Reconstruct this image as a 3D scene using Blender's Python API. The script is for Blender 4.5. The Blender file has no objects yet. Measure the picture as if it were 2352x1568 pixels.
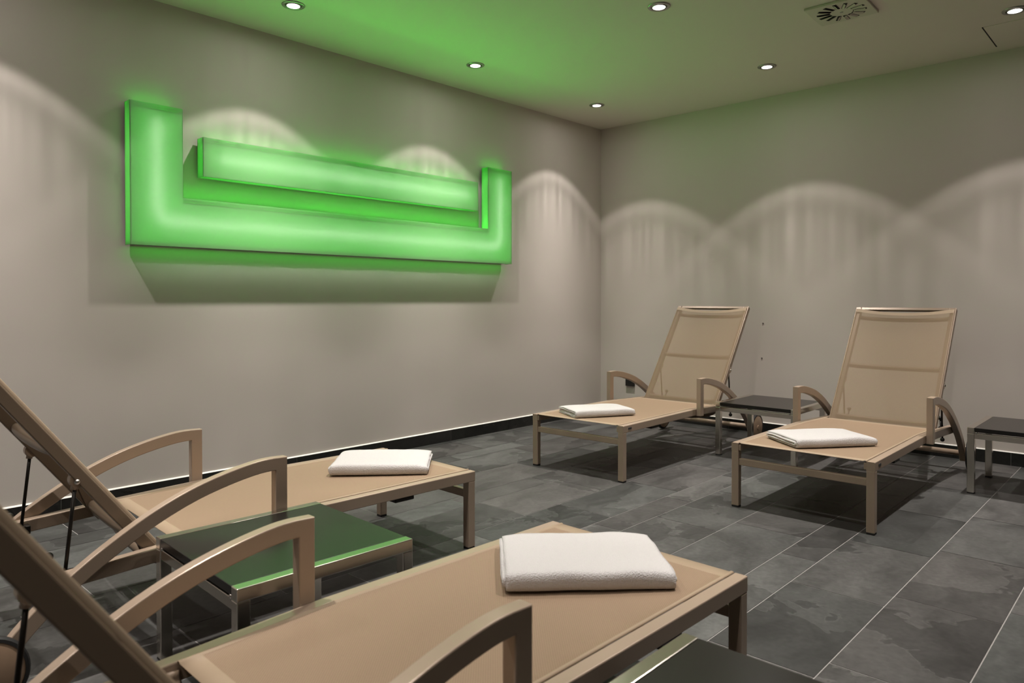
import bpy, bmesh, math, random
from mathutils import Vector, Matrix, noise as mnoise

random.seed(7)
SC = bpy.context.scene
COL = SC.collection
R = math.radians
PI = math.pi

# ------------------------------------------------------------------ camera
cd = bpy.data.cameras.new('camera')
cam = bpy.data.objects.new('camera', cd)
COL.objects.link(cam)
cam.location = (3.9822, -5.4712, 1.05)
cam.rotation_euler = (R(90) - 0.012, 0.0, 0.7519)
cd.sensor_fit = 'HORIZONTAL'
cd.sensor_width = 36.0
cd.lens = 36.0 * 1654.65 / 2352.0
cd.shift_y = -(784.0 - 706.71) / 2352.0
cd.clip_start = 0.02
cd.dof.use_dof = True
cd.dof.focus_distance = 3.3
cd.dof.aperture_fstop = 4.5
SC.camera = cam

# ------------------------------------------------------------------ world, exposure
w = bpy.data.worlds.new('world')
SC.world = w
w.use_nodes = True
w.node_tree.nodes['Background'].inputs[0].default_value = (0.02, 0.02, 0.02, 1)
w.node_tree.nodes['Background'].inputs[1].default_value = 1.0
SC.view_settings.view_transform = 'Standard'
SC.view_settings.look = 'None'
SC.view_settings.gamma = 1.0
SC.view_settings.use_curve_mapping = False
SC.view_settings.exposure = 0.0
SC.cycles.use_denoising = True
SC.cycles.max_bounces = 10
SC.cycles.diffuse_bounces = 6
SC.cycles.transparent_max_bounces = 12
SC.cycles.sample_clamp_indirect = 6.0
SC.cycles.caustics_reflective = False
SC.cycles.caustics_refractive = False

# room numbers
CEIL = 2.6237
RX, RY = 5.45, -7.0            # far sides of the room behind the camera
DIMMED = {(2, 3): 0.32}          # the lamp beside the camera is dimmed
LAMP_X = (0.48, 1.90, 3.29)
LAMP_Y = (-0.72, -2.087, -3.44, -4.79, -6.14)
LAMP_POWER = 250.0
DOWN_SIGN = -1.0
# reflector lamp: relative intensity at an angle (degrees) off straight down
PROFILE = ((6, 0.97), (12, 0.80), (18, 0.56), (24, 0.34), (29, 0.225), (33, 0.165), (37, 0.118), (40, 0.078), (42, 0.074), (44, 0.088), (45.5, 0.080), (48, 0.014), (60, 0.010), (80, 0.005))
LED = 4.6                      # green sheet behind the acrylic
TUBE = 62.0
UP_FILL = 1.6                  # added unseen strip shining straight up out of the open top
FORE_FILL = 54.0               # added unseen strip behind the top lip, facing the room

# ------------------------------------------------------------------ materials
def srgb(r, g, b):
    f = lambda c: ((c / 255 + 0.055) / 1.055) ** 2.4 if c > 10 else c / 255 / 12.92
    return (f(r), f(g), f(b), 1.0)

def newmat(name):
    m = bpy.data.materials.new(name)
    m.use_nodes = True
    nt = m.node_tree
    nt.nodes.clear()
    out = nt.nodes.new('ShaderNodeOutputMaterial')
    return m, nt, out

def N(nt, kind, **kw):
    n = nt.nodes.new(kind)
    for k, v in kw.items():
        setattr(n, k, v)
    return n

def principled(name, col, rough=0.5, metal=0.0, spec=0.5, noise_amt=0.0, noise_scale=40.0,
               bump=0.0, bump_scale=300.0, bump_dist=0.001, coat=0.0, sheen=0.0, aniso=None):
    m, nt, out = newmat(name)
    b = N(nt, 'ShaderNodeBsdfPrincipled')
    b.inputs['Roughness'].default_value = rough
    b.inputs['Metallic'].default_value = metal
    b.inputs['Specular IOR Level'].default_value = spec
    b.inputs['Coat Weight'].default_value = coat
    b.inputs['Sheen Weight'].default_value = sheen
    tc = N(nt, 'ShaderNodeTexCoord')
    nz = N(nt, 'ShaderNodeTexNoise')
    nz.inputs['Scale'].default_value = noise_scale
    nz.inputs['Detail'].default_value = 4
    nt.links.new(tc.outputs['Object'], nz.inputs['Vector'])
    mx = N(nt, 'ShaderNodeMix', data_type='RGBA')
    mx.inputs[6].default_value = tuple(c * (1 - noise_amt) for c in col[:3]) + (1,)
    mx.inputs[7].default_value = tuple(min(1, c * (1 + noise_amt)) for c in col[:3]) + (1,)
    nt.links.new(nz.outputs['Fac'], mx.inputs[0])
    nt.links.new(mx.outputs[2], b.inputs['Base Color'])
    if bump > 0:
        n2 = N(nt, 'ShaderNodeTexNoise')
        n2.inputs['Scale'].default_value = bump_scale
        n2.inputs['Detail'].default_value = 3
        nt.links.new(tc.outputs['Object'], n2.inputs['Vector'])
        bp = N(nt, 'ShaderNodeBump')
        bp.inputs['Strength'].default_value = bump
        bp.inputs['Distance'].default_value = bump_dist
        nt.links.new(n2.outputs['Fac'], bp.inputs['Height'])
        nt.links.new(bp.outputs['Normal'], b.inputs['Normal'])
    nt.links.new(b.outputs[0], out.inputs[0])
    return m

def slate(name, base, grain=1.0, rough=0.5):
    """Cleft slate: every tile carries its own tone and texture offset in the vertex attribute 'tile'."""
    m, nt, out = newmat(name)
    L = nt.links.new
    b = N(nt, 'ShaderNodeBsdfPrincipled')
    b.inputs['Specular IOR Level'].default_value = 0.25
    tc = N(nt, 'ShaderNodeTexCoord')
    at = N(nt, 'ShaderNodeAttribute', attribute_name='tile')
    off = N(nt, 'ShaderNodeVectorMath', operation='SCALE')
    off.inputs[3].default_value = 23.0
    L(at.outputs['Color'], off.inputs[0])
    add = N(nt, 'ShaderNodeVectorMath', operation='ADD')
    L(tc.outputs['Object'], add.inputs[0]); L(off.outputs[0], add.inputs[1])
    # warped coordinates
    nw = N(nt, 'ShaderNodeTexNoise'); nw.inputs['Scale'].default_value = 3.0; nw.inputs['Detail'].default_value = 3
    L(add.outputs[0], nw.inputs['Vector'])
    sc = N(nt, 'ShaderNodeVectorMath', operation='SCALE'); sc.inputs[3].default_value = 0.35
    L(nw.outputs['Color'], sc.inputs[0])
    ad2 = N(nt, 'ShaderNodeVectorMath', operation='ADD')
    L(add.outputs[0], ad2.inputs[0]); L(sc.outputs[0], ad2.inputs[1])
    mp = N(nt, 'ShaderNodeMapping'); mp.inputs['Scale'].default_value = (2.6, 1.0, 1.0); mp.inputs['Rotation'].default_value = (0, 0, 0.5)
    L(ad2.outputs[0], mp.inputs['Vector'])
    # broad streaks
    n1 = N(nt, 'ShaderNodeTexNoise'); n1.inputs['Scale'].default_value = 2.2; n1.inputs['Detail'].default_value = 8; n1.inputs['Roughness'].default_value = 0.62
    L(mp.outputs[0], n1.inputs['Vector'])
    # cleft layers: stepped contour of a noise field
    n2 = N(nt, 'ShaderNodeTexNoise'); n2.inputs['Scale'].default_value = 1.5; n2.inputs['Detail'].default_value = 6; n2.inputs['Roughness'].default_value = 0.55
    L(ad2.outputs[0], n2.inputs['Vector'])
    st = N(nt, 'ShaderNodeMapRange', interpolation_type='SMOOTHSTEP')
    st.inputs[1].default_value = 0.545; st.inputs[2].default_value = 0.56
    L(n2.outputs['Fac'], st.inputs[0])
    # thin pale ridge along the contour
    sb = N(nt, 'ShaderNodeMath', operation='SUBTRACT'); sb.inputs[1].default_value = 0.552
    L(n2.outputs['Fac'], sb.inputs[0])
    ab = N(nt, 'ShaderNodeMath', operation='ABSOLUTE'); L(sb.outputs[0], ab.inputs[0])
    rd = N(nt, 'ShaderNodeMapRange'); rd.inputs[1].default_value = 0.0; rd.inputs[2].default_value = 0.006
    rd.inputs[3].default_value = 1.0; rd.inputs[4].default_value = 0.0
    L(ab.outputs[0], rd.inputs[0])
    # fine grain
    n3 = N(nt, 'ShaderNodeTexNoise'); n3.inputs['Scale'].default_value = 55; n3.inputs['Detail'].default_value = 4
    L(add.outputs[0], n3.inputs['Vector'])
    # tone = attr.r scaled * streaks * layers
    sx = N(nt, 'ShaderNodeSeparateColor'); L(at.outputs['Color'], sx.inputs[0])
    tone = N(nt, 'ShaderNodeMapRange'); tone.inputs[3].default_value = 0.62; tone.inputs[4].default_value = 1.32
    L(sx.outputs[0], tone.inputs[0])
    s1 = N(nt, 'ShaderNodeMapRange'); s1.inputs[1].default_value = 0.3; s1.inputs[2].default_value = 0.7
    s1.inputs[3].default_value = 1 - 0.42 * grain; s1.inputs[4].default_value = 1 + 0.42 * grain
    L(n1.outputs['Fac'], s1.inputs[0])
    s2 = N(nt, 'ShaderNodeMapRange'); s2.inputs[3].default_value = 1.08; s2.inputs[4].default_value = 1 - 0.26 * grain
    L(st.outputs[0], s2.inputs[0])
    s3 = N(nt, 'ShaderNodeMapRange'); s3.inputs[1].default_value = 0.3; s3.inputs[2].default_value = 0.7
    s3.inputs[3].default_value = 0.86; s3.inputs[4].default_value = 1.14
    L(n3.outputs['Fac'], s3.inputs[0])
    def mul(a, c):
        q = N(nt, 'ShaderNodeMath', operation='MULTIPLY'); L(a, q.inputs[0]); L(c, q.inputs[1]); return q.outputs[0]
    t = mul(mul(mul(tone.outputs[0], s1.outputs[0]), s2.outputs[0]), s3.outputs[0])
    rdm = N(nt, 'ShaderNodeMath', operation='MULTIPLY_ADD'); rdm.inputs[1].default_value = 0.30 * grain
    L(rd.outputs[0], rdm.inputs[0]); L(t, rdm.inputs[2])
    # hue: cool grey to warm grey per tile
    hue = N(nt, 'ShaderNodeMix', data_type='RGBA')
    hue.inputs[6].default_value = (base[0] * 0.97, base[1] * 1.01, base[2] * 1.0, 1)
    hue.inputs[7].default_value = (base[0] * 1.03, base[1] * 0.99, base[2] * 0.985, 1)
    L(sx.outputs[1], hue.inputs[0])
    vm = N(nt, 'ShaderNodeVectorMath', operation='SCALE')
    L(hue.outputs[2], vm.inputs[0]); L(rdm.outputs[0], vm.inputs[3])
    L(vm.outputs[0], b.inputs['Base Color'])
    rr = N(nt, 'ShaderNodeMapRange'); rr.inputs[3].default_value = rough - 0.08; rr.inputs[4].default_value = rough + 0.12
    L(n1.outputs['Fac'], rr.inputs[0]); L(rr.outputs[0], b.inputs['Roughness'])
    hs = N(nt, 'ShaderNodeMath', operation='MULTIPLY_ADD'); hs.inputs[1].default_value = 0.6
    L(n1.outputs['Fac'], hs.inputs[0]); L(st.outputs[0], hs.inputs[2])
    bp = N(nt, 'ShaderNodeBump'); bp.inputs['Strength'].default_value = 0.35; bp.inputs['Distance'].default_value = 0.0025
    L(hs.outputs[0], bp.inputs['Height']); L(bp.outputs[0], b.inputs['Normal'])
    L(b.outputs[0], out.inputs[0])
    return m

def sling_mat(name, col, open_frac=0.2):
    """Open PVC mesh: woven diffuse yarn with a share of holes."""
    m, nt, out = newmat(name)
    L = nt.links.new
    tc = N(nt, 'ShaderNodeTexCoord')
    w1 = N(nt, 'ShaderNodeTexWave', wave_type='BANDS', bands_direction='DIAGONAL')
    w1.inputs['Scale'].default_value = 95.0
    w1.inputs['Distortion'].default_value = 0.4
    L(tc.outputs['Object'], w1.inputs['Vector'])
    nz = N(nt, 'ShaderNodeTexNoise'); nz.inputs['Scale'].default_value = 260
    L(tc.outputs['Object'], nz.inputs['Vector'])
    mx = N(nt, 'ShaderNodeMix', data_type='RGBA')
    mx.inputs[6].default_value = tuple(c * 0.82 for c in col[:3]) + (1,)
    mx.inputs[7].default_value = tuple(c * 1.14 for c in col[:3]) + (1,)
    av = N(nt, 'ShaderNodeMath', operation='MULTIPLY_ADD'); av.inputs[1].default_value = 0.55
    h = N(nt, 'ShaderNodeMath', operation='MULTIPLY'); h.inputs[1].default_value = 0.45
    L(nz.outputs['Fac'], h.inputs[0])
    L(w1.outputs['Fac'], av.inputs[0]); L(h.outputs[0], av.inputs[2]); L(av.outputs[0], mx.inputs[0])
    b = N(nt, 'ShaderNodeBsdfPrincipled'); b.inputs['Roughness'].default_value = 0.62
    b.inputs['Specular IOR Level'].default_value = 0.3
    L(mx.outputs[2], b.inputs['Base Color'])
    bp = N(nt, 'ShaderNodeBump'); bp.inputs['Strength'].default_value = 0.3; bp.inputs['Distance'].default_value = 0.0008
    L(w1.outputs['Fac'], bp.inputs['Height']); L(bp.outputs[0], b.inputs['Normal'])
    tl = N(nt, 'ShaderNodeBsdfTranslucent'); L(mx.outputs[2], tl.inputs[0])
    mt = N(nt, 'ShaderNodeMixShader'); mt.inputs[0].default_value = 0.22
    L(b.outputs[0], mt.inputs[1]); L(tl.outputs[0], mt.inputs[2])
    t = N(nt, 'ShaderNodeBsdfTransparent')
    ms = N(nt, 'ShaderNodeMixShader'); ms.inputs[0].default_value = open_frac
    L(mt.outputs[0], ms.inputs[1]); L(t.outputs[0], ms.inputs[2]); L(ms.outputs[0], out.inputs[0])
    return m

def acrylic(name, refl, trans, share):
    """Translucent opal acrylic: part reflects diffusely, part lets the light inside through."""
    m, nt, out = newmat(name)
    L = nt.links.new
    d = N(nt, 'ShaderNodeBsdfDiffuse'); d.inputs[0].default_value = refl
    t = N(nt, 'ShaderNodeBsdfTranslucent'); t.inputs[0].default_value = trans
    g = N(nt, 'ShaderNodeBsdfGlossy'); g.inputs[1].default_value = 0.22
    a = N(nt, 'ShaderNodeMixShader'); a.inputs[0].default_value = share
    L(d.outputs[0], a.inputs[1]); L(t.outputs[0], a.inputs[2])
    f = N(nt, 'ShaderNodeFresnel'); f.inputs[0].default_value = 1.45
    q = N(nt, 'ShaderNodeMixShader'); L(f.outputs[0], q.inputs[0]); L(a.outputs[0], q.inputs[1]); L(g.outputs[0], q.inputs[2])
    L(q.outputs[0], out.inputs[0])
    return m

def emitter(name, col, strength):
    m, nt, out = newmat(name)
    e = N(nt, 'ShaderNodeEmission')
    e.inputs[0].default_value = col
    e.inputs[1].default_value = strength
    nt.links.new(e.outputs[0], out.inputs[0])
    return m

M = {}
M['wall'] = principled('plaster', (0.61, 0.558, 0.518), 0.92, spec=0.2, noise_amt=0.02, noise_scale=3, bump=0.12, bump_scale=120)
M['dark_wall'] = principled('dark_plaster', (0.20, 0.185, 0.17), 0.9, spec=0.2, noise_amt=0.03, noise_scale=3)
M['ceiling'] = principled('ceiling_paint', (0.74, 0.69, 0.62), 0.95, spec=0.15, noise_amt=0.015, noise_scale=2)
M['slate'] = slate('slate_tile', (0.0625, 0.0628, 0.061))
M['grout'] = principled('grout', (0.29, 0.28, 0.268), 0.85, noise_amt=0.15)
M['skirting'] = slate('skirting_slate', (0.022, 0.022, 0.021), grain=0.5, rough=0.35)
M['lit_edge'] = principled('lit_edge_white', (0.86, 0.84, 0.80), 0.6)  # white silicone bead, brightness of the lit skirting edge painted in
M['frame'] = principled('taupe_powder_coat', (0.40, 0.308, 0.232), 0.31, metal=0.2, spec=0.65, noise_amt=0.05, noise_scale=600)
M['frame_shaded'] = principled('taupe_coat_shaded', (0.215, 0.160, 0.112), 0.38, metal=0.2, spec=0.5, noise_amt=0.05, noise_scale=600)  # same taupe coat, darkened for the shade behind the backrest fabric
M['sling'] = sling_mat('taupe_mesh_fabric', (0.375, 0.270, 0.182), 0.06)
M['sling_back'] = sling_mat('taupe_open_mesh_fabric', (0.305, 0.222, 0.136), 0.34)
M['hem'] = principled('taupe_hem_fabric', (0.335, 0.255, 0.175), 0.6, spec=0.3, noise_amt=0.08, noise_scale=500)
M['rubber'] = principled('black_rubber', (0.012, 0.012, 0.012), 0.6, noise_amt=0.2)
M['black_metal'] = principled('black_coated_steel', (0.02, 0.017, 0.014), 0.32, metal=0.6, noise_amt=0.1)
M['chrome'] = principled('steel_bolt', (0.6, 0.58, 0.55), 0.2, metal=1.0, noise_amt=0.05)
M['wheel'] = principled('brown_wheel_plastic', (0.30, 0.205, 0.135), 0.5, noise_amt=0.08)
M['steel'] = principled('brushed_steel', (0.76, 0.71, 0.64), 0.21, metal=1.0, noise_amt=0.06, noise_scale=400)
M['laminate'] = principled('black_laminate', (0.009, 0.008, 0.0075), 0.27, spec=0.6, noise_amt=0.15, bump=0.1, bump_scale=900, bump_dist=0.0004)
M['laminate_edge'] = principled('black_edge', (0.006, 0.006, 0.006), 0.5)
M['towel'] = principled('white_terry', (0.66, 0.645, 0.64), 0.95, spec=0.1, noise_amt=0.05, noise_scale=260, bump=1.0, bump_scale=330, bump_dist=0.004, sheen=0.3)
M['trim_metal'] = principled('lamp_trim', (0.36, 0.35, 0.33), 0.3, metal=0.9, noise_amt=0.05)
M['dark_gap'] = principled('dark_recess', (0.006, 0.006, 0.006), 0.7)
M['vent_white'] = principled('vent_enamel', (0.60, 0.58, 0.48), 0.5, noise_amt=0.03)
M['outlet'] = principled('black_socket_plastic', (0.012, 0.011, 0.010), 0.35, noise_amt=0.05)
M['lens'] = emitter('lamp_lens', (1.0, 0.93, 0.90, 1), 14.0)
M['face'] = acrylic('opal_acrylic_front', (0.34, 0.60, 0.30, 1), (0.80, 0.92, 0.78, 1), 0.5)
M['side'] = acrylic('green_acrylic_side', (0.22, 0.62, 0.20, 1), (0.50, 0.86, 0.46, 1), 0.68)
M['led'] = emitter('green_led_sheet', (0.075, 1.0, 0.06, 1), LED)
M['tube'] = emitter('light_tube', (1.0, 1.0, 0.92, 1), TUBE)
M['up_fill'] = emitter('green_fill_strip', (0.075, 1.0, 0.06, 1), UP_FILL)  # added strips, out of view, for green fill on wall and ceiling
M['up_fill_strong'] = emitter('green_fill_strip_strong', (0.075, 1.0, 0.06, 1), UP_FILL * 2.3)
M['downlight'] = emitter('green_fill_strip_down', (0.075, 1.0, 0.06, 1), 2.3)  # added strip, out of view, for the green glow below the box
M['fore_fill'] = emitter('green_fill_strip_fore', (0.075, 1.0, 0.06, 1), FORE_FILL)
M['back'] = principled('housing_back', (0.03, 0.03, 0.03), 0.6)

# ------------------------------------------------------------------ mesh helpers
def mesh_obj(name, verts, faces, mats, parent=None, smooth=False, midx=None, loc=None):
    me = bpy.data.meshes.new(name)
    me.from_pydata([tuple(v) for v in verts], [], faces)
    for m in (mats if isinstance(mats, (list, tuple)) else [mats]):
        me.materials.append(m)
    if midx:
        for p, i in zip(me.polygons, midx):
            p.material_index = i
    bm = bmesh.new(); bm.from_mesh(me)
    bmesh.ops.recalc_face_normals(bm, faces=bm.faces)
    bm.to_mesh(me); bm.free()
    if smooth:
        for p in me.polygons:
            p.use_smooth = True
    o = bpy.data.objects.new(name, me)
    COL.objects.link(o)
    if loc: o.location = loc
    if parent: o.parent = parent
    return o

class MB:
    """collects shapes into one mesh"""
    def __init__(s): s.v = []; s.f = []
    def add(s, v, f):
        n = len(s.v); s.v += [tuple(p) for p in v]; s.f += [tuple(i + n for i in q) for q in f]
    def box(s, x0, x1, y0, y1, z0, z1, bev=0.0):
        bm = bmesh.new()
        bmesh.ops.create_cube(bm, size=1.0)
        for v in bm.verts:
            v.co = Vector((x0 + (v.co.x + .5) * (x1 - x0), y0 + (v.co.y + .5) * (y1 - y0), z0 + (v.co.z + .5) * (z1 - z0)))
        if bev > 0:
            bmesh.ops.bevel(bm, geom=list(bm.edges), offset=bev, segments=2, profile=0.5, affect='EDGES')
        s.bm(bm)
    def bm(s, bm):
        bm.verts.index_update()
        s.add([v.co for v in bm.verts], [[v.index for v in f.verts] for f in bm.faces]); bm.free()
    def sweep(s, path, prof, up=(1, 0, 0), closed_ends=True):
        """prof: list of (a, b); a along 'up', b along the in-plane normal (tangent x up). Mitred corners."""
        up = Vector(up).normalized(); P = [Vector(p) for p in path]; n = len(P); rings = []
        for i in range(n):
            t0 = (P[i] - P[i - 1]).normalized() if i > 0 else None
            t1 = (P[i + 1] - P[i]).normalized() if i < n - 1 else None
            if t0 is None: t0 = t1
            if t1 is None: t1 = t0
            t = (t0 + t1).normalized()
            c = max(0.3, t.dot(t0))
            nn = t.cross(up).normalized()
            rings.append([P[i] + up * a + nn * (b / c) for a, b in prof])
        k = len(prof); v = [p for r in rings for p in r]; f = []
        for i in range(n - 1):
            for j in range(k):
                f.append((i * k + j, i * k + (j + 1) % k, (i + 1) * k + (j + 1) % k, (i + 1) * k + j))
        if closed_ends:
            f.append(tuple(range(k))[::-1]); f.append(tuple((n - 1) * k + j for j in range(k)))
        s.add(v, f)
    def tube(s, path, r, seg=12):
        """round tube along a free 3D path"""
        P = [Vector(p) for p in path]; n = len(P); v = []; f = []
        ref = None
        for i in range(n):
            t = ((P[min(i + 1, n - 1)] - P[max(i - 1, 0)])).normalized()
            if ref is None:
                ref = t.orthogonal().normalized()
            ref = (ref - t * ref.dot(t)).normalized(); b = t.cross(ref)
            for j in range(seg):
                a = 2 * PI * j / seg
                v.append(P[i] + ref * math.cos(a) * r + b * math.sin(a) * r)
        for i in range(n - 1):
            for j in range(seg):
                f.append((i * seg + j, i * seg + (j + 1) % seg, (i + 1) * seg + (j + 1) % seg, (i + 1) * seg + j))
        f.append(tuple(range(seg))[::-1]); f.append(tuple((n - 1) * seg + j for j in range(seg)))
        s.add(v, f)
    def lathe(s, prof, c=(0, 0, 0), axis='z', seg=32):
        """prof: (r, h) list"""
        v = []; f = []; k = len(prof)
        for j in range(seg):
            a = 2 * PI * j / seg
            for r, h in prof:
                x, y, z = r * math.cos(a), r * math.sin(a), h
                if axis == 'x': x, y, z = h, x, y
                v.append((x + c[0], y + c[1], z + c[2]))
        for j in range(seg):
            for i in range(k - 1):
                f.append((j * k + i, j * k + i + 1, ((j + 1) % seg) * k + i + 1, ((j + 1) % seg) * k + i))
        s.add(v, f)
    def ball(s, c, r, seg=16):
        bm = bmesh.new(); bmesh.ops.create_uvsphere(bm, u_segments=seg, v_segments=seg // 2, radius=r)
        for v in bm.verts: v.co += Vector(c)
        s.bm(bm)
    def build(s, name, mat, parent=None, smooth=False, loc=None):
        return mesh_obj(name, s.v, s.f, mat, parent, smooth, None, loc)

def rrect(a, b, r=0.004, seg=2):
    """rounded rectangle profile, size a x b, centred"""
    pts = []
    for cx, cy, a0 in ((a / 2 - r, b / 2 - r, 0), (-a / 2 + r, b / 2 - r, 90), (-a / 2 + r, -b / 2 + r, 180), (a / 2 - r, -b / 2 + r, 270)):
        for i in range(seg + 1):
            q = R(a0 + 90 * i / seg)
            pts.append((cx + r * math.cos(q), cy + r * math.sin(q)))
    return pts

def smooth_auto(o, deg=40):
    me = o.data
    for p in me.polygons: p.use_smooth = True
    me.set_sharp_from_angle(angle=R(deg))
    return o

def empty(name, loc, rz=0.0):
    o = bpy.data.objects.new(name, None)
    o.empty_display_size = 0.1
    COL.objects.link(o)
    o.location = loc
    o.rotation_euler = (0, 0, rz)
    return o

def tag(o, label, cat, group=None):
    o['label'] = label; o['category'] = cat
    if group: o['group'] = group
    return o

def struct(o):
    o['kind'] = 'structure'
    return o

def copy_tree(o, parent=None):
    c = o.copy()
    COL.objects.link(c)
    if parent: c.parent = parent
    for ch in list(o.children):
        copy_tree(ch, c)
    return c

# ------------------------------------------------------------------ room shell
def tiles_floor():
    base = 1.968
    pat = (0.152, 0.322, 0.322)
    rows = []
    x = base - 0.796 * 3
    i = 0
    while x < RX:
        wd = pat[i % 3]
        rows.append((x, x + wd)); x += wd; i += 1
    known = {1.327: -2.243, 1.646: -2.62, 1.968: -2.123, 2.12: -2.462, 2.442: -2.286, 2.764: -2.543,
             2.916: -2.176, 3.238: -2.698, 1.172: -2.305, 0.85: -2.72, 0.528: -2.40}
    v = []; f = []; mi = []; cols = []
    g = 0.0020
    rnd = random.Random(11)
    tl = 0.636
    for (a, b) in rows:
        a0, b0 = max(a, 0.0), min(b, RX)
        if b0 - a0 < 0.01: continue
        off = None
        for k, o in known.items():
            if abs(k - a) < 0.03: off = o
        if off is None: off = rnd.uniform(-tl, 0)
        y = off % tl - tl
        ys = []
        while y > RY - tl:
            ys.append(y); y -= tl
        prev = 0.0
        for yy in ys + [RY]:
            y1, y0 = prev, max(yy, RY)
            prev = yy
            if y1 - y0 < 0.01: continue
            n = len(v)
            v += [(a0 + g, y0 + g, 0), (b0 - g, y0 + g, 0), (b0 - g, y1 - g, 0), (a0 + g, y1 - g, 0)]
            f.append((n, n + 1, n + 2, n + 3)); mi.append(0)
            cols.append((rnd.random() ** 1.1, rnd.random(), rnd.random(), 1))
    n = len(v)
    v += [(0, RY, -0.0012), (RX, RY, -0.0012), (RX, 0, -0.0012), (0, 0, -0.0012)]
    f.append((n, n + 1, n + 2, n + 3)); mi.append(1); cols.append((.5, .5, .5, 1))
    # slab below
    n = len(v)
    v += [(-.15, RY - .15, -0.1), (RX + .15, RY - .15, -0.1), (RX + .15, .15, -0.1), (-.15, .15, -0.1)]
    f.append((n, n + 1, n + 2, n + 3)); mi.append(1); cols.append((.5, .5, .5, 1))
    me = bpy.data.meshes.new('floor')
    me.from_pydata(v, [], f)
    me.materials.append(M['slate']); me.materials.append(M['grout'])
    for p, i in zip(me.polygons, mi): p.material_index = i
    at = me.color_attributes.new('tile', 'FLOAT_COLOR', 'CORNER')
    for p in me.polygons:
        for li in p.loop_indices: at.data[li].color = cols[p.index]
    o = bpy.data.objects.new('floor', me)
    COL.objects.link(o)
    return struct(o)

tiles_floor()
b = MB(); b.box(-0.15, 0, RY - .15, 0.15, -0.1, CEIL + .1); struct(b.build('wall_left', M['wall']))
b = MB(); b.box(0, RX, 0, 0.15, -0.1, CEIL + .1); struct(b.build('wall_back', M['wall']))
b = MB(); b.box(RX, RX + .15, RY - .15, 0.15, -0.1, CEIL + .1); struct(b.build('wall_right', M['dark_wall']))
b = MB(); b.box(0, RX, RY - .15, RY, -0.1, CEIL + .1); struct(b.build('wall_front', M['dark_wall']))
b = MB(); b.box(0, RX, RY, 0, CEIL, CEIL + .1); struct(b.build('ceiling', M['ceiling']))

def skirting(name, along, length, fixed, sign, joints0):
    """dark slate skirting, tile joints as thin gaps, with a pale silicone bead that paints in the light on its top edge"""
    v = []; f = []; cols = []
    rnd = random.Random(5)
    h, th, g = 0.0815, 0.010, 0.0009
    p = joints0
    edges = [0.0]
    while p < length:
        if p > 0.02: edges.append(p)
        p += 0.634
    edges.append(length)
    def P(s, d, z):
        return (d, -s, z) if along == 'y' else (s, -d, z)
    for a, c in zip(edges[:-1], edges[1:]):
        n = len(v); a2, c2 = a + g, c - g
        for z in (0.0, h):
            for s, d in ((a2, 0.0005), (c2, 0.0005), (c2, th), (a2, th)):
                v.append(P(s, d, z))
        f += [(n, n + 1, n + 2, n + 3), (n + 4, n + 5, n + 6, n + 7), (n, n + 1, n + 5, n + 4), (n + 1, n + 2, n + 6, n + 5), (n + 2, n + 3, n + 7, n + 6), (n + 3, n, n + 4, n + 7)]
        cols += [(rnd.uniform(.2, .8), rnd.random(), rnd.random(), 1)] * 6
    me = bpy.data.meshes.new(name)
    me.from_pydata(v, [], f)
    me.materials.append(M['skirting']); me.materials.append(M['grout'])
    at = me.color_attributes.new('tile', 'FLOAT_COLOR', 'CORNER')
    for p_ in me.polygons:
        for li in p_.loop_indices: at.data[li].color = cols[p_.index]
    bm = bmesh.new(); bm.from_mesh(me); bmesh.ops.recalc_face_normals(bm, faces=bm.faces)
    # pale joint filler
    bm.to_mesh(me); bm.free()
    o = bpy.data.objects.new(name, me); COL.objects.link(o); struct(o)
    q = MB(); e = edges[-1]
    a = P(0, 0.0005, 0.0005); c = P(e, th - 0.0012, h - 0.001)
    q.box(min(a[0], c[0]), max(a[0], c[0]), min(a[1], c[1]), max(a[1], c[1]), a[2], c[2])
    q.build('joint_filler', M['grout'], o)
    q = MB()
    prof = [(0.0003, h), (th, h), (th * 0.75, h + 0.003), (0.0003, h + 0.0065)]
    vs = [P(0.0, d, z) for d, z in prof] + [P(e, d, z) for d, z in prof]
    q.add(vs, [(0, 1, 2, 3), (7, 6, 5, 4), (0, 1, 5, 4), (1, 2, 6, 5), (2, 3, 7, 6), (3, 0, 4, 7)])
    q.build('lit_edge_bead', M['lit_edge'], o)
    return o

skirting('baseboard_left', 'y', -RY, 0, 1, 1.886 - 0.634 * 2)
skirting('baseboard_back', 'x', RX, 0, 1, 3.185 - 0.634 * 4)

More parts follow.
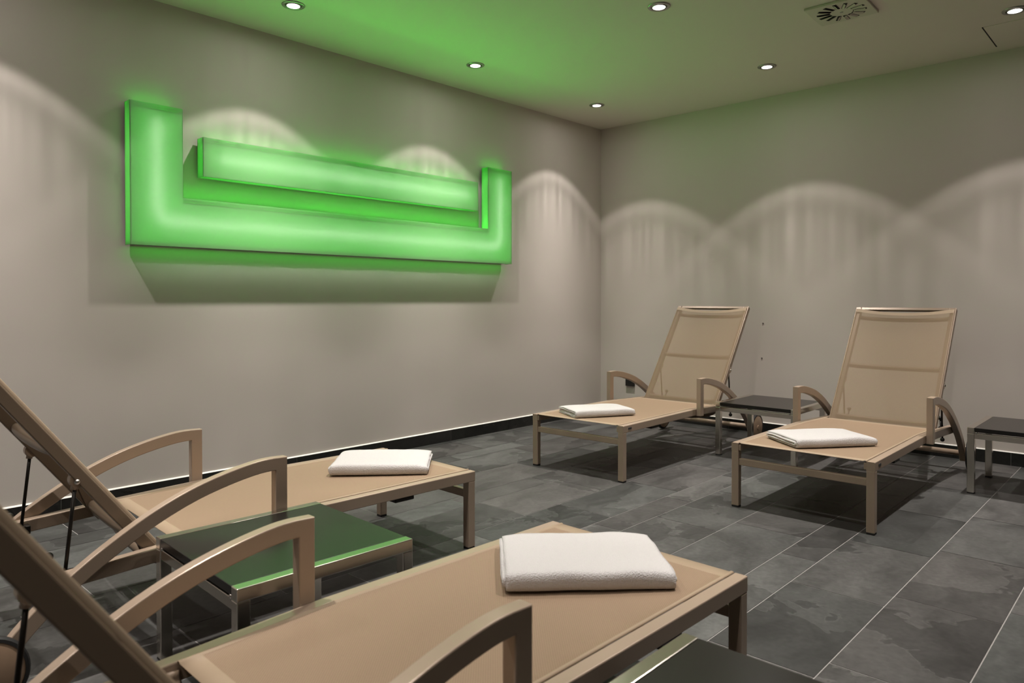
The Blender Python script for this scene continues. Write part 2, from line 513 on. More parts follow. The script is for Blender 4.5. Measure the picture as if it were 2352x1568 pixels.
# ------------------------------------------------------------------ ceiling downlights
def light_nodes(ld, seed):
    """reflector lamp: bright cone with a soft edge, weak spill outside it, faint facet streaks"""
    ld.use_nodes = True
    nt = ld.node_tree
    nt.nodes.clear()
    L = nt.links.new
    out = N(nt, 'ShaderNodeOutputLight')
    em = N(nt, 'ShaderNodeEmission')
    geo = N(nt, 'ShaderNodeNewGeometry')
    sep = N(nt, 'ShaderNodeSeparateXYZ'); L(geo.outputs['Incoming'], sep.inputs[0])
    az = N(nt, 'ShaderNodeMath', operation='MULTIPLY', use_clamp=True); az.inputs[1].default_value = DOWN_SIGN
    L(sep.outputs[2], az.inputs[0])
    ac = N(nt, 'ShaderNodeMath', operation='ARCCOSINE'); L(az.outputs[0], ac.inputs[0])
    ramp = N(nt, 'ShaderNodeMapRange'); ramp.inputs[1].default_value = 0.0; ramp.inputs[2].default_value = R(90)
    L(ac.outputs[0], ramp.inputs[0])
    crv = N(nt, 'ShaderNodeFloatCurve')
    cm = crv.mapping; cv = cm.curves[0]
    cv.points[0].location = (0.0, 1.0); cv.points[1].location = (1.0, 0.0)
    for deg, val in PROFILE:
        p = cv.points.new(deg / 90.0, val)
    for p in cv.points: p.handle_type = 'VECTOR'
    cm.update()
    L(ramp.outputs[0], crv.inputs['Value'])
    sm2 = crv
    # azimuth streaks
    fl = N(nt, 'ShaderNodeCombineXYZ'); L(sep.outputs[0], fl.inputs[0]); L(sep.outputs[1], fl.inputs[1])
    nm = N(nt, 'ShaderNodeVectorMath', operation='NORMALIZE'); L(fl.outputs[0], nm.inputs[0])
    ad = N(nt, 'ShaderNodeVectorMath', operation='ADD'); ad.inputs[1].default_value = (seed * 3.7, seed * 1.3, 0)
    L(nm.outputs[0], ad.inputs[0])
    nz = N(nt, 'ShaderNodeTexNoise'); nz.inputs['Scale'].default_value = 9.0; nz.inputs['Detail'].default_value = 3
    L(ad.outputs[0], nz.inputs['Vector'])
    sm = N(nt, 'ShaderNodeMapRange'); sm.inputs[1].default_value = 0.3; sm.inputs[2].default_value = 0.7
    sm.inputs[3].default_value = 0.58; sm.inputs[4].default_value = 1.42
    L(nz.outputs['Fac'], sm.inputs[0])
    # streaks only off axis
    offa = N(nt, 'ShaderNodeMapRange', interpolation_type='SMOOTHSTEP'); offa.inputs[1].default_value = R(25); offa.inputs[2].default_value = R(37)
    L(ac.outputs[0], offa.inputs[0])
    offb = N(nt, 'ShaderNodeMapRange', interpolation_type='SMOOTHSTEP'); offb.inputs[1].default_value = R(38); offb.inputs[2].default_value = R(43)
    offb.inputs[3].default_value = 1.0; offb.inputs[4].default_value = 0.35
    L(ac.outputs[0], offb.inputs[0])
    offm = N(nt, 'ShaderNodeMath', operation='MULTIPLY'); L(offa.outputs[0], offm.inputs[0]); L(offb.outputs[0], offm.inputs[1])
    mxs = N(nt, 'ShaderNodeMix', data_type='FLOAT'); mxs.inputs[2].default_value = 1.0
    L(offm.outputs[0], mxs.inputs[0]); L(sm.outputs[0], mxs.inputs[3])
    tot = N(nt, 'ShaderNodeMath', operation='MULTIPLY'); L(sm2.outputs[0], tot.inputs[0]); L(mxs.outputs[0], tot.inputs[1])
    L(tot.outputs[0], em.inputs['Strength'])
    em.inputs['Color'].default_value = (1.0, 0.92, 0.865, 1)
    L(em.outputs[0], out.inputs[0])

def downlight():
    t = empty('downlight', (0, 0, CEIL))
    q = MB(); q.lathe([(0.061, 0.0), (0.0605, -0.003), (0.057, -0.0055), (0.046, -0.006), (0.043, -0.004), (0.043, 0.0)])
    smooth_auto(q.build('trim_ring', M['trim_metal'], t), 50)
    q = MB(); q.lathe([(0.043, -0.0005), (0.040, -0.0012), (0.0, -0.0012)])
    q.build('recess', M['dark_gap'], t)
    q = MB(); q.lathe([(0.040, -0.0015), (0.0395, -0.005), (0.037, -0.007), (0.034, -0.0065), (0.033, -0.002)])
    g = smooth_auto(q.build('gimbal_ring', M['trim_metal'], t), 50)
    q = MB(); q.lathe([(0.033, -0.002), (0.030, -0.007), (0.020, -0.0095), (0.0, -0.0105)])
    smooth_auto(q.build('lens', M['lens'], t), 60)
    return t

d0 = downlight()
dl_labels = {
    (0, 0): 'recessed ceiling downlight nearest the far room corner, last in the row along the left wall',
    (0, 1): 'recessed ceiling downlight in the greenest part of the ceiling, middle of the left-wall row',
    (0, 2): 'recessed ceiling downlight at the top edge of the picture above the green wall lights',
    (1, 0): 'recessed ceiling downlight along the back wall, midway between room corner and access panel',
    (1, 1): 'recessed ceiling downlight at the top edge of the picture, left of the square air vent',
    (2, 0): 'glaring recessed ceiling downlight beside the access panel, cut by the right edge',
}
DL = [copy_tree(d0) for _ in range(len(LAMP_X) * len(LAMP_Y) - 1)]
for i, x in enumerate(LAMP_X):
    for j, y in enumerate(LAMP_Y):
        o = d0 if (i, j) == (0, 0) else DL.pop()
        o.location = (x, y, CEIL)
        lab = dl_labels.get((i, j), 'recessed ceiling downlight behind the camera, outside the picture')
        tag(o, lab, 'ceiling light', 'recessed ceiling downlights')
        ld = bpy.data.lights.new('lamp_light', 'POINT')
        ld.energy = LAMP_POWER * DIMMED.get((i, j), 1.0)
        ld.shadow_soft_size = 0.022
        light_nodes(ld, i * 7 + j)
        lo = bpy.data.objects.new('lamp_light', ld); COL.objects.link(lo)
        lo.parent = o
        lo.location = (0, 0, -0.035)

# ------------------------------------------------------------------ ceiling vent
t = tag(empty('ceiling_vent', (2.602, -1.372, CEIL), 0.03), 'square cream swirl air vent with dark radial slots in the ceiling', 'air vent')
q = MB(); q.box(-0.15, 0.15, -0.145, 0.145, -0.014, -0.0005, 0.003)
q.build('face_plate', M['vent_white'], t)
for k in range(14):
    a = 2 * PI * (k + 0.5) / 14
    q = MB(); q.box(0.056, 0.124, -0.010, 0.010, -0.0152, -0.0135)
    o = q.build('slot', M['dark_gap'], t); o.rotation_euler = (0, 0, a)
    q = MB(); vv = [(0.060, -0.0075, -0.0154), (0.117, -0.0075, -0.0154), (0.117, 0.0022, -0.0215), (0.060, 0.0022, -0.0215),
                    (0.060, -0.0065, -0.0150), (0.117, -0.0065, -0.0150), (0.117, 0.0034, -0.0210), (0.060, 0.0034, -0.0210)]
    q.add(vv, [(0, 1, 2, 3), (4, 5, 6, 7), (0, 1, 5, 4), (1, 2, 6, 5), (2, 3, 7, 6), (3, 0, 4, 7)])
    o2 = q.build('vane', M['vent_white'], o)
q = MB(); q.lathe([(0.0, -0.0165), (0.008, -0.016), (0.009, -0.0135)])
q.build('centre_screw', M['trim_metal'], t)

# access panel near the right edge of the ceiling
t = tag(empty('access_panel', (3.36, -0.335, CEIL)), 'flush square ceiling access panel with a dark gap along its left edge', 'access panel')
q = MB(); q.box(-0.247, 0.247, -0.212, 0.212, -0.003, -0.0003)
q.build('panel', M['ceiling'], t)
q = MB(); q.box(-0.254, -0.2475, -0.215, 0.216, -0.0035, -0.0002)
q.build('gap', M['dark_gap'], t)

# ------------------------------------------------------------------ green wall lights
XF, XB = 0.094, 0.020
def prism(poly, x0, x1):
    """y-z polygon (CCW) extruded in x -> verts, faces"""
    n = len(poly)
    v = [(x0, y, z) for y, z in poly] + [(x1, y, z) for y, z in poly]
    f = [tuple(range(n))[::-1], tuple(range(n, 2 * n))] + [(i, (i + 1) % n, n + (i + 1) % n, n + i) for i in range(n)]
    return v, f

def inset(poly, d):
    n = len(poly); out = []
    for i in range(n):
        p0, p1, p2 = (Vector(poly[k % n]) for k in (i - 1, i, i + 1))
        a = (p1 - p0).normalized(); c = (p2 - p1).normalized()
        na = Vector((-a.y, a.x)); nc = Vector((-c.y, c.x))
        out.append(tuple(p1 + na * d + nc * d))
    return out

def lightbox(name, poly, open_edges, tubes, label):
    yc = sum(p[0] for p in poly) / len(poly); zc = min(p[1] for p in poly)
    t = tag(empty(name, (0, yc, zc)), label, 'wall light', 'green wall light boxes')
    loc = (0, -yc, -zc)
    q = MB(); q.add(*prism(inset(poly, 0.0004), XF - 0.004, XF))
    q.build('front_panel', M['face'], t, loc=loc)
    n = len(poly)
    ins = inset(poly, 0.004)
    for i in range(n):
        if i in open_edges: continue
        a, c, a2, c2 = poly[i], poly[(i + 1) % n], ins[i], ins[(i + 1) % n]
        x0, x1 = XB, XF - 0.0042
        vv = [(x0, *a), (x0, *c), (x1, *c), (x1, *a), (x0, *a2), (x0, *c2), (x1, *c2), (x1, *a2)]
        q = MB(); q.add(vv, [(0, 1, 2, 3), (7, 6, 5, 4), (0, 1, 5, 4), (1, 2, 6, 5), (2, 3, 7, 6), (3, 0, 4, 7)])
        q.build('side_panel', M['side'], t, loc=loc)
    q = MB(); q.add(*prism(inset(poly, 0.004), XB, XB + 0.003))
    q.build('back_plate', M['back'], t, loc=loc)
    q = MB(); q.add([(XB + 0.0045, y, z) for y, z in inset(poly, 0.012)], [tuple(range(n))])
    q.build('led_sheet', M['led'], t, loc=loc)
    for i in open_edges:          # sides left open: an added green fill strip in each, upward ones over an added baffle
        a, c = ins[i], ins[(i + 1) % n]
        if i == 0:
            q = MB(); q.box(XB + 0.010, XF - 0.012, a[0] + 0.01, c[0] - 0.01, a[1] + 0.010, a[1] + 0.016)
            q.build('fill_strip', M['downlight'], t, loc=loc)
            continue
        q = MB(); q.box(XB + 0.0055, XF - 0.0045, min(a[0], c[0]), max(a[0], c[0]), a[1] - 0.026, a[1] - 0.022)
        q.build('baffle', M['side'], t, loc=loc)
        q = MB(); q.box(XB + 0.022, XF - 0.022, min(a[0], c[0]) + 0.015, max(a[0], c[0]) - 0.015, a[1] - 0.014, a[1] - 0.008)
        q.build('fill_strip', M['up_fill_strong' if (i == 4) else 'up_fill'], t, loc=loc)
        # an added, unseen strip behind the top lip throws green light out over the room and onto the ceiling
        q = MB(); ya_, yb_, zt_ = min(a[0], c[0]) + 0.02, max(a[0], c[0]) - 0.02, a[1]
        q.add([(XB + 0.005, ya_, zt_ - 0.002), (XB + 0.005, yb_, zt_ - 0.002), (XB + 0.005, yb_, zt_ - 0.020), (XB + 0.005, ya_, zt_ - 0.020)], [(0, 1, 2, 3)])
        q.build('fill_strip', M['fore_fill'], t, loc=loc)
    for path in tubes:
        q = MB(); q.tube([(0.050, y, z) for y, z in path], 0.0085, 10)
        q.build('light_tube', M['tube'], t, loc=loc)
    for (yy, zz) in ((poly[0][0] + 0.15, poly[0][1] + 0.1), (poly[1][0] - 0.15, poly[1][1] + 0.1)):
        q = MB(); q.box(0.0, XB, yy - 0.04, yy + 0.04, zz - 0.03, zz + 0.03)
        q.build('wall_bracket', M['back'], t, loc=loc)
    return t

y0, y1, ya, yb = -4.129, -1.316, -3.866, -1.578
z0, z1, zi = 1.3265, 2.056, 1.5875
U = [(y0, z0), (y1, z0), (y1, z1), (yb, z1), (yb, zi), (ya, zi), (ya, z1), (y0, z1)]
def arcpts(cy, cz, r, a0, a1, n=5):
    return [(cy + r * math.cos(R(a0 + (a1 - a0) * i / n)), cz + r * math.sin(R(a0 + (a1 - a0) * i / n))) for i in range(n + 1)]
ycl, ycr, zcb = (y0 + ya) / 2, (y1 + yb) / 2, (z0 + zi) / 2
rr = 0.05
pathU = [(ycl, z1 - 0.07)] + arcpts(ycl + rr, zcb + rr, rr, 180, 270) + arcpts(ycr - rr, zcb + rr, rr, 270, 360) + [(ycr, z1 - 0.07)]
lightbox('wall_light', U, (0, 2, 4, 6), [pathU], 'large U-shaped glowing green light box on the left wall')
BY0, BY1, BZ0, BZ1 = -3.7585, -1.684, 1.714, 1.927
BAR = [(BY0, BZ0), (BY1, BZ0), (BY1, BZ1), (BY0, BZ1)]
zb = (BZ0 + BZ1) / 2
lightbox('wall_light', BAR, (2,), [[(BY0 + 0.09, zb), ((BY0 + BY1) / 2 - 0.01, zb)], [((BY0 + BY1) / 2 + 0.01, zb), (BY1 - 0.09, zb)]],
         'straight glowing green light bar held between the arms of the U-shaped one')

# ------------------------------------------------------------------ wall socket, nails
t = tag(empty('wall_socket', (0.333, 0, 0.268)), 'small black square wall socket low on the back wall near the corner', 'socket')
q = MB(); q.box(-0.045, 0.045, -0.022, -0.0005, 0.0, 0.085, 0.004); q.build('cover', M['outlet'], t)
q = MB(); q.lathe([(0.0, 0.0), (0.021, 0.0), (0.021, 0.004), (0.0, 0.004)]); o = q.build('socket_well', M['dark_gap'], t); o.rotation_euler = (R(90), 0, 0); o.location = (0, -0.0205, 0.0425)
for nm, x, z, lab in (('nail', 1.563, 0.862, 'tiny dark nail in the back wall, upper of two right of the far left lounger'),
                      ('nail', 1.554, 0.588, 'tiny dark nail in the back wall, lower of two right of the far left lounger')):
    q = MB(); q.box(-0.005, 0.005, -0.006, 0.0, -0.003, 0.003, 0.001)
    tag(q.build(nm, M['back'], None, loc=(x, -0.0003, z)), lab, 'nail', 'nails in the back wall')

# ------------------------------------------------------------------ sun lounger
HW = 0.338          # outer half width of the frame
TU = 0.036          # tube size
def rail_z(v):
    if v < 0.85: return 0.3255
    if v < 1.25: return 0.3255 - (v - 0.85) * 0.04
    return 0.3095 - (v - 1.25) * 0.06
HV, HZ = 1.240, 0.300       # backrest hinge
BACK_LEN = 0.876
BACK_ANG = R(53.3)
BW = 0.297

def smooth_path(P, k):
    """Catmull-Rom through P, k pieces per span"""
    out = []
    for i in range(len(P) - 1):
        p0, p1, p2, p3 = P[max(i - 1, 0)], P[i], P[i + 1], P[min(i + 2, len(P) - 1)]
        for q in range(k):
            t = q / k
            out.append(0.5 * ((2 * p1) + (p2 - p0) * t + (2 * p0 - 5 * p1 + 4 * p2 - p3) * t * t + (3 * p1 - p0 - 3 * p2 + p3) * t ** 3))
    return out + [P[-1]]

def make_lounger():
    t = empty('sun_lounger', (0, 0, 0))
    fr = M['frame']
    H = 0.042
    for s in (-1, 1):
        # seat rail, foot end to rear arc
        pts = [(s * (HW - TU / 2), v, rail_z(v) - H / 2) for v in (0.0, 0.3, 0.6, 0.85, 1.05, 1.25, 1.40, 1.545)]
        q = MB(); q.sweep(pts, rrect(TU, H, 0.003), up=(1, 0, 0))
        smooth_auto(q.build('seat_rail', fr, t), 18)
    for s in (-1, 1):
        q = MB(); x0, x1 = sorted((s * HW, s * (HW - TU)))
        q.box(x0, x1, 0.0, TU, 0.008, rail_z(0) - H + 0.001, 0.003)
        lg = smooth_auto(q.build('leg', fr, t), 18)
        q = MB(); q.box(x0 + .001, x1 - .001, 0.001, TU - .001, 0.0, 0.0085, 0.001)
        q.build('foot_cap', M['rubber'], lg)
        q = MB(); a, c = sorted((s * (HW - TU), s * (HW - TU - 0.012)))
        q.box(a, c, 0.004, 0.03, 0.288, 0.318, 0.002)
        q.build('bracket', fr, t)
    q = MB(); q.box(-HW + TU, HW - TU, 0.006, 0.03, 0.214, 0.248, 0.003)
    smooth_auto(q.build('stretcher', fr, t), 18)
    # seat sling
    sling(t, 'seat_sling', 0.003, 1.205, lambda v: rail_z(v) - 0.001, 0.005)
    # bowed tubes under the seat
    def bow(v, zt, depth, hw, n=16):
        return [(hw * math.sin(PI / 2 * k / n), v, zt - depth * math.cos(PI / 2 * k / n) ** 0.8 if abs(k) < n else zt) for k in range(-n, n + 1)]
    q = MB(); q.tube(bow(0.36, 0.282, 0.012, HW - TU + 0.004), 0.012)
    cb = q.build('seat_crossbar', fr, t, smooth=True)
    for s in (-1, 1):
        q = MB(); q.box(*sorted((s * (HW - 0.004), s * (HW - TU - 0.012))), 0.315, 0.405, 0.268, 0.2845, 0.004)
        q.build('end_block', M['black_metal'], cb)
    q = MB(); q.tube(bow(1.215, 0.296, 0.085, HW - TU + 0.004), 0.016)
    q.build('seat_crossbar', M['frame_shaded'], t, smooth=True)
    # armrests: post and arc in one bent tube
    prof_pts = [(0.868, 0.527), (0.915, 0.528), (0.965, 0.5255), (1.03, 0.515), (1.10, 0.499), (1.17, 0.4785), (1.24, 0.4515), (1.31, 0.4185),
                (1.38, 0.379), (1.45, 0.335), (1.515, 0.288), (1.575, 0.238), (1.63, 0.184), (1.672, 0.132), (1.70, 0.082)]
    d = 0.042
    for s in (-1, 1):
        xc = s * (HW + 0.001 + 0.0165)
        # centre line: shift outer line inwards by d/2
        outer = smooth_path([Vector((0, a, z)) for a, z in prof_pts], 3)
        cl = []
        for i, p in enumerate(outer):
            tn = (outer[min(i + 1, len(outer) - 1)] - outer[max(i - 1, 0)]).normalized()
            cl.append(p + Vector((0, -tn.z, tn.y)) * (-d / 2))
        cl[0] = Vector((0, 0.868 + d / 2, 0.527 - d / 2))
        cl = [p for i, p in enumerate(cl) if i == 0 or p.y > 0.868 + d / 2 + 0.02]
        path = [(xc, 0.868 + d / 2, 0.282)] + [(xc, p.y, p.z) for p in cl]
        q = MB(); q.sweep(path, rrect(0.033, d, 0.003), up=(1, 0, 0))
        smooth_auto(q.build('armrest', fr, t), 18)
    # rear axle and wheels
    q = MB(); q.tube([(-HW - 0.002, 1.69, 0.105), (HW + 0.002, 1.69, 0.105)], 0.017, 16)
    q.build('rear_axle', fr, t, smooth=True)
    for s in (-1, 1):
        x0 = s * (HW + 0.038)
        q = MB()
        q.lathe([(0.0, s * 0.006), (0.012, s * 0.006), (0.014, s * 0.0), (0.016, -s * 0.0), (0.082, s * 0.002), (0.088, s * 0.003), (0.088, s * 0.024), (0.080, s * 0.027), (0.02, s * 0.029), (0.016, s * 0.033), (0.0, s * 0.033)], axis='x', seg=40)
        wv = smooth_auto(q.build('wheel', M['wheel'], t, loc=(x0, 1.70, 0.1005)), 30)
        q = MB(); q.lathe([(0.088, s * 0.002), (0.096, s * 0.003), (0.1, s * 0.008), (0.1, s * 0.020), (0.096, s * 0.026), (0.088, s * 0.027)], axis='x', seg=40)
        smooth_auto(q.build('tire', M['rubber'], wv), 30)
        q = MB(); q.tube([(x0 - s * 0.008, 1.70, 0.1005), (x0 + s * 0.004, 1.70, 0.1005)], 0.012, 16)
        q.build('wheel_hub', M['black_metal'], t)
    # backrest: own frame, hinge at (HV, HZ); built upright along +y local then tipped
    hinge = (0, HV, HZ)
    def place(o):
        o.location = hinge; o.rotation_euler = (BACK_ANG, 0, 0); o['pivot'] = 1; return o
    bt = 0.034; zt = -0.010; zb_ = -0.043
    q = MB()
    for s in (-1, 1):
        q.box(*sorted((s * BW, s * (BW - bt))), -0.015, BACK_LEN, zb_, zt, 0.003)
    q.box(-BW + bt, BW - bt, BACK_LEN - 0.022, BACK_LEN, zb_ + 0.012, zt, 0.003)
    place(smooth_auto(q.build('backrest_frame', M['frame_shaded'], t), 18))
    place(back_sling(t, 'backrest_sling', -0.004, BACK_LEN - 0.021, BW - 0.007, bt))
    for yy, dep, rad in ((0.045, 0.014, 0.015), (0.42, 0.014, 0.015), (BACK_LEN - 0.075, 0.030, 0.013)):
        n = 14
        q = MB(); q.tube([((BW - bt + 0.004) * math.sin(PI / 2 * k / n), yy, -0.020 - dep * math.cos(PI / 2 * k / n)) for k in range(-n, n + 1)], rad)
        place(q.build('backrest_crossbar', M['frame_shaded'], t, smooth=True))
    # gusset plates at the foot of the backrest
    for s in (-1, 1):
        x = s * (BW - bt - 0.003)
        q = MB(); tri = [(0.0, -0.01), (0.13, -0.01), (0.0, -0.055)]
        pr = [(x, 0.005, -0.012), (x, 0.15, -0.012), (x, 0.02, -0.05)]
        vv = [(x - .0015, *p[1:]) for p in pr] + [(x + .0015, *p[1:]) for p in pr]
        q.add(vv, [(0, 1, 2), (5, 4, 3), (0, 1, 4, 3), (1, 2, 5, 4), (2, 0, 3, 5)])
        place(q.build('hinge_plate', M['frame_shaded'], t))
    # prop rods
    top = (1.467, 0.535); bot = (1.503, 0.206)
    for s in (-1, 1):
        x = s * 0.280
        q = MB(); q.tube([(x, *top), (x, *bot)], 0.0052, 10)
        rod = q.build('prop_rod', M['black_metal'], t, smooth=True)
        q = MB(); q.ball((x, bot[0], bot[1]), 0.0125); q.build('ball_end', M['rubber'], rod, smooth=True)
        q = MB(); q.tube([(x, top[0] + 0.004, top[1] - 0.024), (x, *top)], 0.0095, 12)
        q.build('rod_socket', fr, rod, smooth=True)
        q = MB(); q.lathe([(0.0, -0.012), (0.020, -0.012), (0.022, -0.010), (0.022, 0.015), (0.020, 0.0175), (0.0, 0.0175)], (x, top[0] - 0.004, top[1] + 0.003), 'x', 24)
        br = smooth_auto(q.build('rod_bracket', fr, t), 30)
        q = MB(); q.ball((x + s * 0.0165, top[0], top[1]), 0.0085)
        q.build('bolt', M['chrome'], br, smooth=True)
        # clamp on the rail with a release knob
        q = MB(); q.box(*sorted((s * 0.265, s * 0.303)), 1.470, 1.520, 0.258, 0.286, 0.003)
        cl = q.build('rod_clamp', M['black_metal'], t)
        q = MB(); q.tube([(s * 0.27, 1.512, 0.272), (s * 0.262, 1.530, 0.322)], 0.0045, 8); q.ball((s * 0.262, 1.531, 0.330), 0.0125)
        q.build('release_knob', M['rubber'], cl, smooth=True)
    # small dark maker's plate, blank, on the outer side of the rail
    q = MB(); q.box(HW - 0.001, HW + 0.0015, 0.052, 0.088, 0.300, 0.311, 0.001)
    q.build('badge', M['back'], t)
    return t

def back_sling(parent, name, v0, v1, e, bt):
    """mesh wrapped over both side tubes; its top edge is a doubled hem that hangs in a curve"""
    inner = e - bt + 0.004
    side = [(-e, -0.0095), (-e, -0.002), (-e + 0.003, 0.0), (-e + 0.012, -0.001), (-inner, -0.003)]
    n = 18
    us = side + [(-inner + 2 * inner * k / n, None) for k in range(1, n)] + [(-u, z) for u, z in reversed(side)]
    K = len(us); nv = 34; v = []; f = []; mi = []
    for j in range(nv + 1):
        tv = j / nv
        for u, dz in us:
            c = max(0.0, 1 - (u / inner) ** 2)
            if dz is None: dz = -0.003 - 0.012 * c
            y = v0 + (v1 - v0) * tv
            if tv > 0.85: y -= 0.020 * c * (tv - 0.85) / 0.15
            v.append((u, y, dz))
    for j in range(nv):
        for i in range(K - 1):
            f.append((j * K + i, j * K + i + 1, (j + 1) * K + i + 1, (j + 1) * K + i))
            mi.append(1 if (j == nv - 1 or i < 2 or i > K - 4) else 0)
    o = mesh_obj(name, v, f, [M['sling_back'], M['hem']], parent, True, mi)
    return o

def sling(parent, name, v0, v1, zf, sag, hw=HW - TU + 0.0045, back=False):
    """stretched mesh with rolled hems along both long sides and a slight hollow"""
    us = []
    g = 0.004; e = hw - g
    n = 18
    us = [(-e, 0.0015), (-e + 0.004, 0.0042), (-e + 0.010, 0.0042), (-e + 0.014, 0.0012)]
    mid = [(-e + 0.014 + (2 * e - 0.028) * k / n, None) for k in range(1, n)]
    us = us + mid + [(-u, z) for u, z in reversed(us)]
    nv = 26
    v = []; f = []; mi = []
    K = len(us)
    for j in range(nv + 1):
        tv = j / nv
        vv = v0 + (v1 - v0) * tv
        for u, dz in us:
            if dz is None:
                s = 1 - (u / e) ** 2
                endf = math.sin(PI * min(1, max(0, tv))) ** 0.6
                dz = 0.0012 - sag * s * endf
                # the top edge of a backrest sling hangs in a shallow curve
            yy = vv
            if back and tv > 0.93:
                yy = vv - 0.014 * (1 - (u / e) ** 2) * (tv - 0.93) / 0.07
            v.append((u, yy, zf(vv) + dz))
    for j in range(nv):
        for i in range(K - 1):
            f.append((j * K + i, j * K + i + 1, (j + 1) * K + i + 1, (j + 1) * K + i))
            mi.append(1 if (i < 3 or i > K - 5 or j == 0 or j == nv - 1) else 0)
    o = mesh_obj(name, v, f, [M['sling_back' if back else 'sling'], M['hem']], parent, True, mi)
    md = o.modifiers.new('thick', 'SOLIDIFY'); md.thickness = 0.0016; md.offset = -1
    return o

lounger = make_lounger()
spots = [
    (1.309, -2.053, 0.0192, None, 'taupe mesh sun lounger in the far corner beside the black wall socket'),
    (2.6443, -2.0487, 0.003, None, 'taupe mesh sun lounger against the back wall, right of the black side table'),
    (1.4613, -3.3519, PI - 0.0377, None, 'taupe mesh sun lounger along the left wall below the green light box'),
    (2.8124, -3.6721, PI - 0.0196, R(55.3), 'taupe mesh sun lounger nearest the camera with the largest towel'),
]
LOUNGERS = []
for i, (x, y, a, ang, lab) in enumerate(spots):
    o = lounger if i == 0 else copy_tree(lounger)
    o.location = (x, y, 0); o.rotation_euler = (0, 0, a)
    tag(o, lab, 'sun lounger', 'sun loungers in two facing rows')
    if ang:
        for ch in o.children:
            if ch.get('pivot'): ch.rotation_euler = (ang, 0, 0)
    LOUNGERS.append(o)
for o in bpy.data.objects:
    if 'pivot' in o.keys(): del o['pivot']

# ------------------------------------------------------------------ side tables
TW, TD, TH = 0.545, 0.5197, 0.3585
def make_table():
    t = empty('side_table', (0, 0, 0))
    st = M['steel']; L = 0.034
    hx, hy = TW / 2, TD / 2
    for s in (-1, 1):
        x0, x1 = sorted((s * hx, s * (hx - L)))
        q = MB(); q.box(x0, x1, -hy, hy, TH - L, TH, 0.0025)
        smooth_auto(q.build('side_beam', st, t), 18)
        for e in (-1, 1):
            a, c = sorted((e * hy, e * (hy - L)))
            q = MB(); q.box(x0, x1, a, c, 0.006, TH - L + 0.0005, 0.0025)
            lg = smooth_auto(q.build('leg', st, t), 18)
            q = MB(); q.box(x0 + .001, x1 - .001, a + .001, c - .001, 0.0, 0.0065, 0.001)
            q.build('foot_cap', M['rubber'], lg)
    for e in (-1, 1):
        a, c = sorted((e * (hy - 0.002), e * (hy - 0.030)))
        q = MB(); q.box(-hx + L - 0.001, hx - L + 0.001, a, c, TH - 0.060, TH - 0.030, 0.002)
        smooth_auto(q.build('cross_beam', st, t), 18)
    q = MB(); q.box(-hx + L + 0.001, hx - L - 0.001, -hy + 0.001, hy - 0.001, TH - 0.024, TH - 0.001, 0.0015)
    q.build('tabletop', M['laminate'], t)
    for s in (-1, 1):
        for e in (-1, 1):
            q = MB(); q.ball((s * (hx - L - 0.008), e * (hy - 0.004), TH - 0.028), 0.006, 10)
            q.build('bolt', M['chrome'], t, smooth=True)
    return t
tb = make_table()
tables = [
    (2.075, -4.4021, -0.0358, 'black-topped side table reflecting green light between the two near loungers'),
    (1.9427, -0.7312, 0.0, 'black-topped steel side table between the two far loungers'),
    (3.396, -0.6862, 0.0, 'black-topped steel side table by the back wall, cut by the right edge'),
    (3.4987, -4.3998, 0.0, 'dark-topped side table cut by the bottom edge beside the nearest lounger'),
]
for i, (x, y, a, lab) in enumerate(tables):
    o = tb if i == 0 else copy_tree(tb)
    o.location = (x, y, 0); o.rotation_euler = (0, 0, a)
    tag(o, lab, 'side table', 'low side tables beside the loungers')

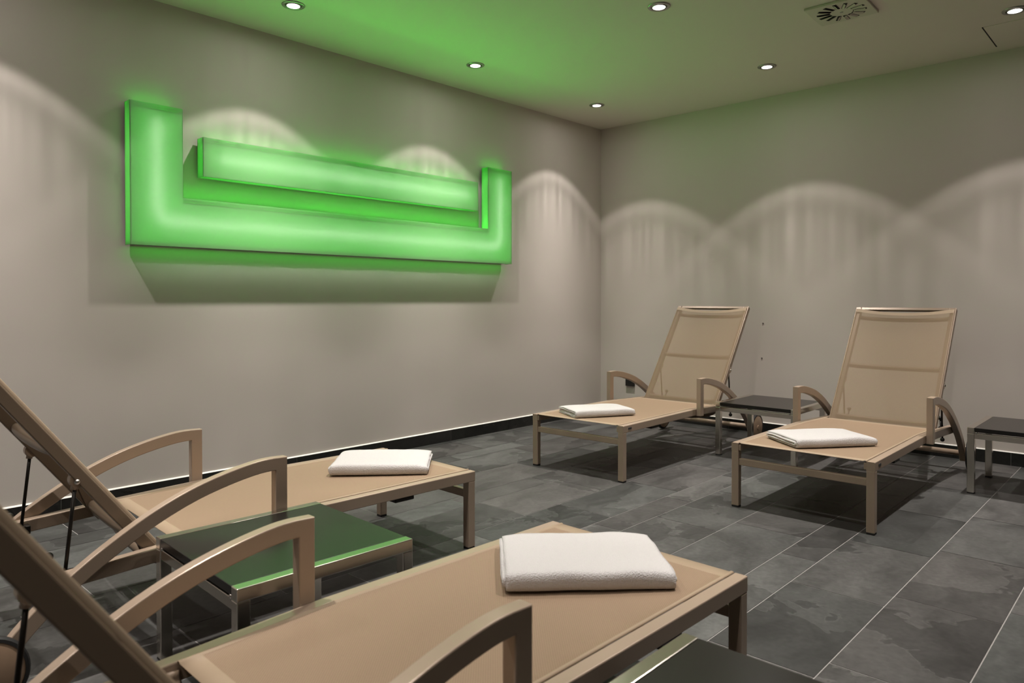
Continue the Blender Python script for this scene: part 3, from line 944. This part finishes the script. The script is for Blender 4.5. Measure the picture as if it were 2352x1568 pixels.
# ------------------------------------------------------------------ folded towels
def towel(length, depth, height, seed, layers=3, shift=0.006):
    """A bath towel folded into a flat pad. Local x = long side, local -y = big rounded fold, +y open edges."""
    v = []; f = []
    th = height / (2 * layers)
    def sheet(rin, d_top, d_bot, l0, l1, k, zc):
        """C shaped sheet: bottom leaf, round fold at -y, top leaf. Its thickness th."""
        nonlocal v, f
        ro = rin + th
        rm = rin + th / 2
        prof = []
        nb, na = 12, 10
        y0 = -depth / 2 + k * th
        for i in range(nb + 1): prof.append((y0 + ro + (d_bot - ro) * (1 - i / nb), zc - rm, (0, -1)))
        for i in range(1, na):
            a = PI * i / na
            ca, sa = math.cos(a), math.sin(a)
            cq = math.copysign(abs(ca) ** 0.72, ca); sq = sa ** 0.55
            prof.append((y0 + ro - rm * sq, zc - rm * cq, (-sa, -ca)))
        for i in range(nb + 1): prof.append((y0 + ro + (d_top - ro) * (i / nb), zc + rm, (0, 1)))
        nx = 44
        P = len(prof); base = len(v)
        for side in (1, -1):
            for ix in range(nx + 1):
                tx = ix / nx
                for pi, (y, z, nrm) in enumerate(prof):
                    x = l0 + (l1 - l0) * tx
                    tp = pi / (P - 1)
                    edge = 1.0
                    # soft ends: thickness fades at the cut edges
                    ex = min(tx, 1 - tx) * (l1 - l0)
                    ey = min(tp, 1 - tp) * (P - 1)
                    if ex < 0.008: edge *= 0.55 + 0.45 * math.sqrt(max(0, ex / 0.008))
                    if ey < 1: edge *= 0.6
                    h = side * th / 2 * edge
                    nn = mnoise.noise(Vector((x * 9 + seed * 7, y * 9 + k * 3, z * 9)))
                    n2 = mnoise.noise(Vector((x * 60 + seed * 7, y * 60 + k * 3, z * 60 + side)))
                    yy = y + nrm[0] * h + 0.004 * nn
                    zz = z + nrm[1] * h + 0.0006 * n2
                    if z > zc: zz += 0.0035 * nn * min(1, (z - zc) / 0.01)
                    xx = x + 0.004 * mnoise.noise(Vector((y * 14, z * 50 + k, seed + (0 if tx < .5 else 5)))) * (abs(tx - .5) * 2) ** 6
                    # the pad slumps a little at its right end and along the open edge
                    slump = 1 - 0.20 * max(0.0, (tx - 0.72) / 0.28) ** 2 - 0.10 * max(0.0, (0.14 - tx) / 0.14) ** 2
                    slump -= 0.12 * max(0.0, (y / depth - 0.15) / 0.35) ** 2
                    v.append((xx, yy, max(zz * slump, 0.0003 + 0.0001 * k)))
        T = (nx + 1) * P
        for sd in (0, 1):
            o_ = base + sd * T
            for ix in range(nx):
                for pi in range(P - 1):
                    f.append((o_ + ix * P + pi, o_ + ix * P + pi + 1, o_ + (ix + 1) * P + pi + 1, o_ + (ix + 1) * P + pi))
        for ix in range(nx):
            for pi in (0, P - 1):
                f.append((base + ix * P + pi, base + (ix + 1) * P + pi, base + T + (ix + 1) * P + pi, base + T + ix * P + pi))
        for pi in range(P - 1):
            for ix in (0, nx):
                f.append((base + ix * P + pi, base + ix * P + pi + 1, base + T + ix * P + pi + 1, base + T + ix * P + pi))
    zc = height / 2
    rnd = random.Random(seed)
    for k in range(layers):
        rin = height / 2 - th * (k + 1)
        rin = max(rin, 0.0004)
        j0 = rnd.uniform(-shift, shift) if k else 0; j1 = rnd.uniform(-shift, shift) if k else 0
        sheet(rin, depth - rnd.uniform(0, .006) - k * (th + 0.002), depth - rnd.uniform(0, .008) - k * (th + 0.002), -length / 2 + j0 - (shift * 0.8 if k == 1 else 0), length / 2 + j1, k, zc)
    return v, f

def put_towel(front_l, front_r, depth, height, z, seed, label, layers=3, shift=0.006):
    a = Vector(front_l); c = Vector(front_r)
    dx = c - a; L = dx.length
    ang = math.atan2(dx.y, dx.x)
    v, f = towel(L, depth, height, seed, layers, shift)
    o = mesh_obj('towel', v, f, M['towel'], None, True)
    nrm = Vector((-dx.y, dx.x)).normalized()
    cen = (a + c) / 2 + nrm * depth / 2
    o.location = (cen.x, cen.y, z); o.rotation_euler = (0, 0, ang)
    tag(o, label, 'towel', 'white folded towels on the loungers')
    return o
ZS = 0.3258
put_towel((1.285, -2.020), (1.478, -1.665), 0.275, 0.046, ZS, 1, 'white folded towel on the lounger in the far corner by the wall socket', 3)
put_towel((2.618, -1.990), (2.880, -1.655), 0.300, 0.048, ZS, 2, 'white folded towel with open layered end on the far right lounger', 2, 0.004)
put_towel((1.430, -3.835), (1.705, -3.548), 0.330, 0.046, ZS, 3, 'white folded towel on the lounger along the left wall', 3)
put_towel((2.768, -4.195), (3.066, -3.893), 0.325, 0.050, ZS, 4, 'largest white folded towel, on the lounger nearest the camera', 3, 0.009)
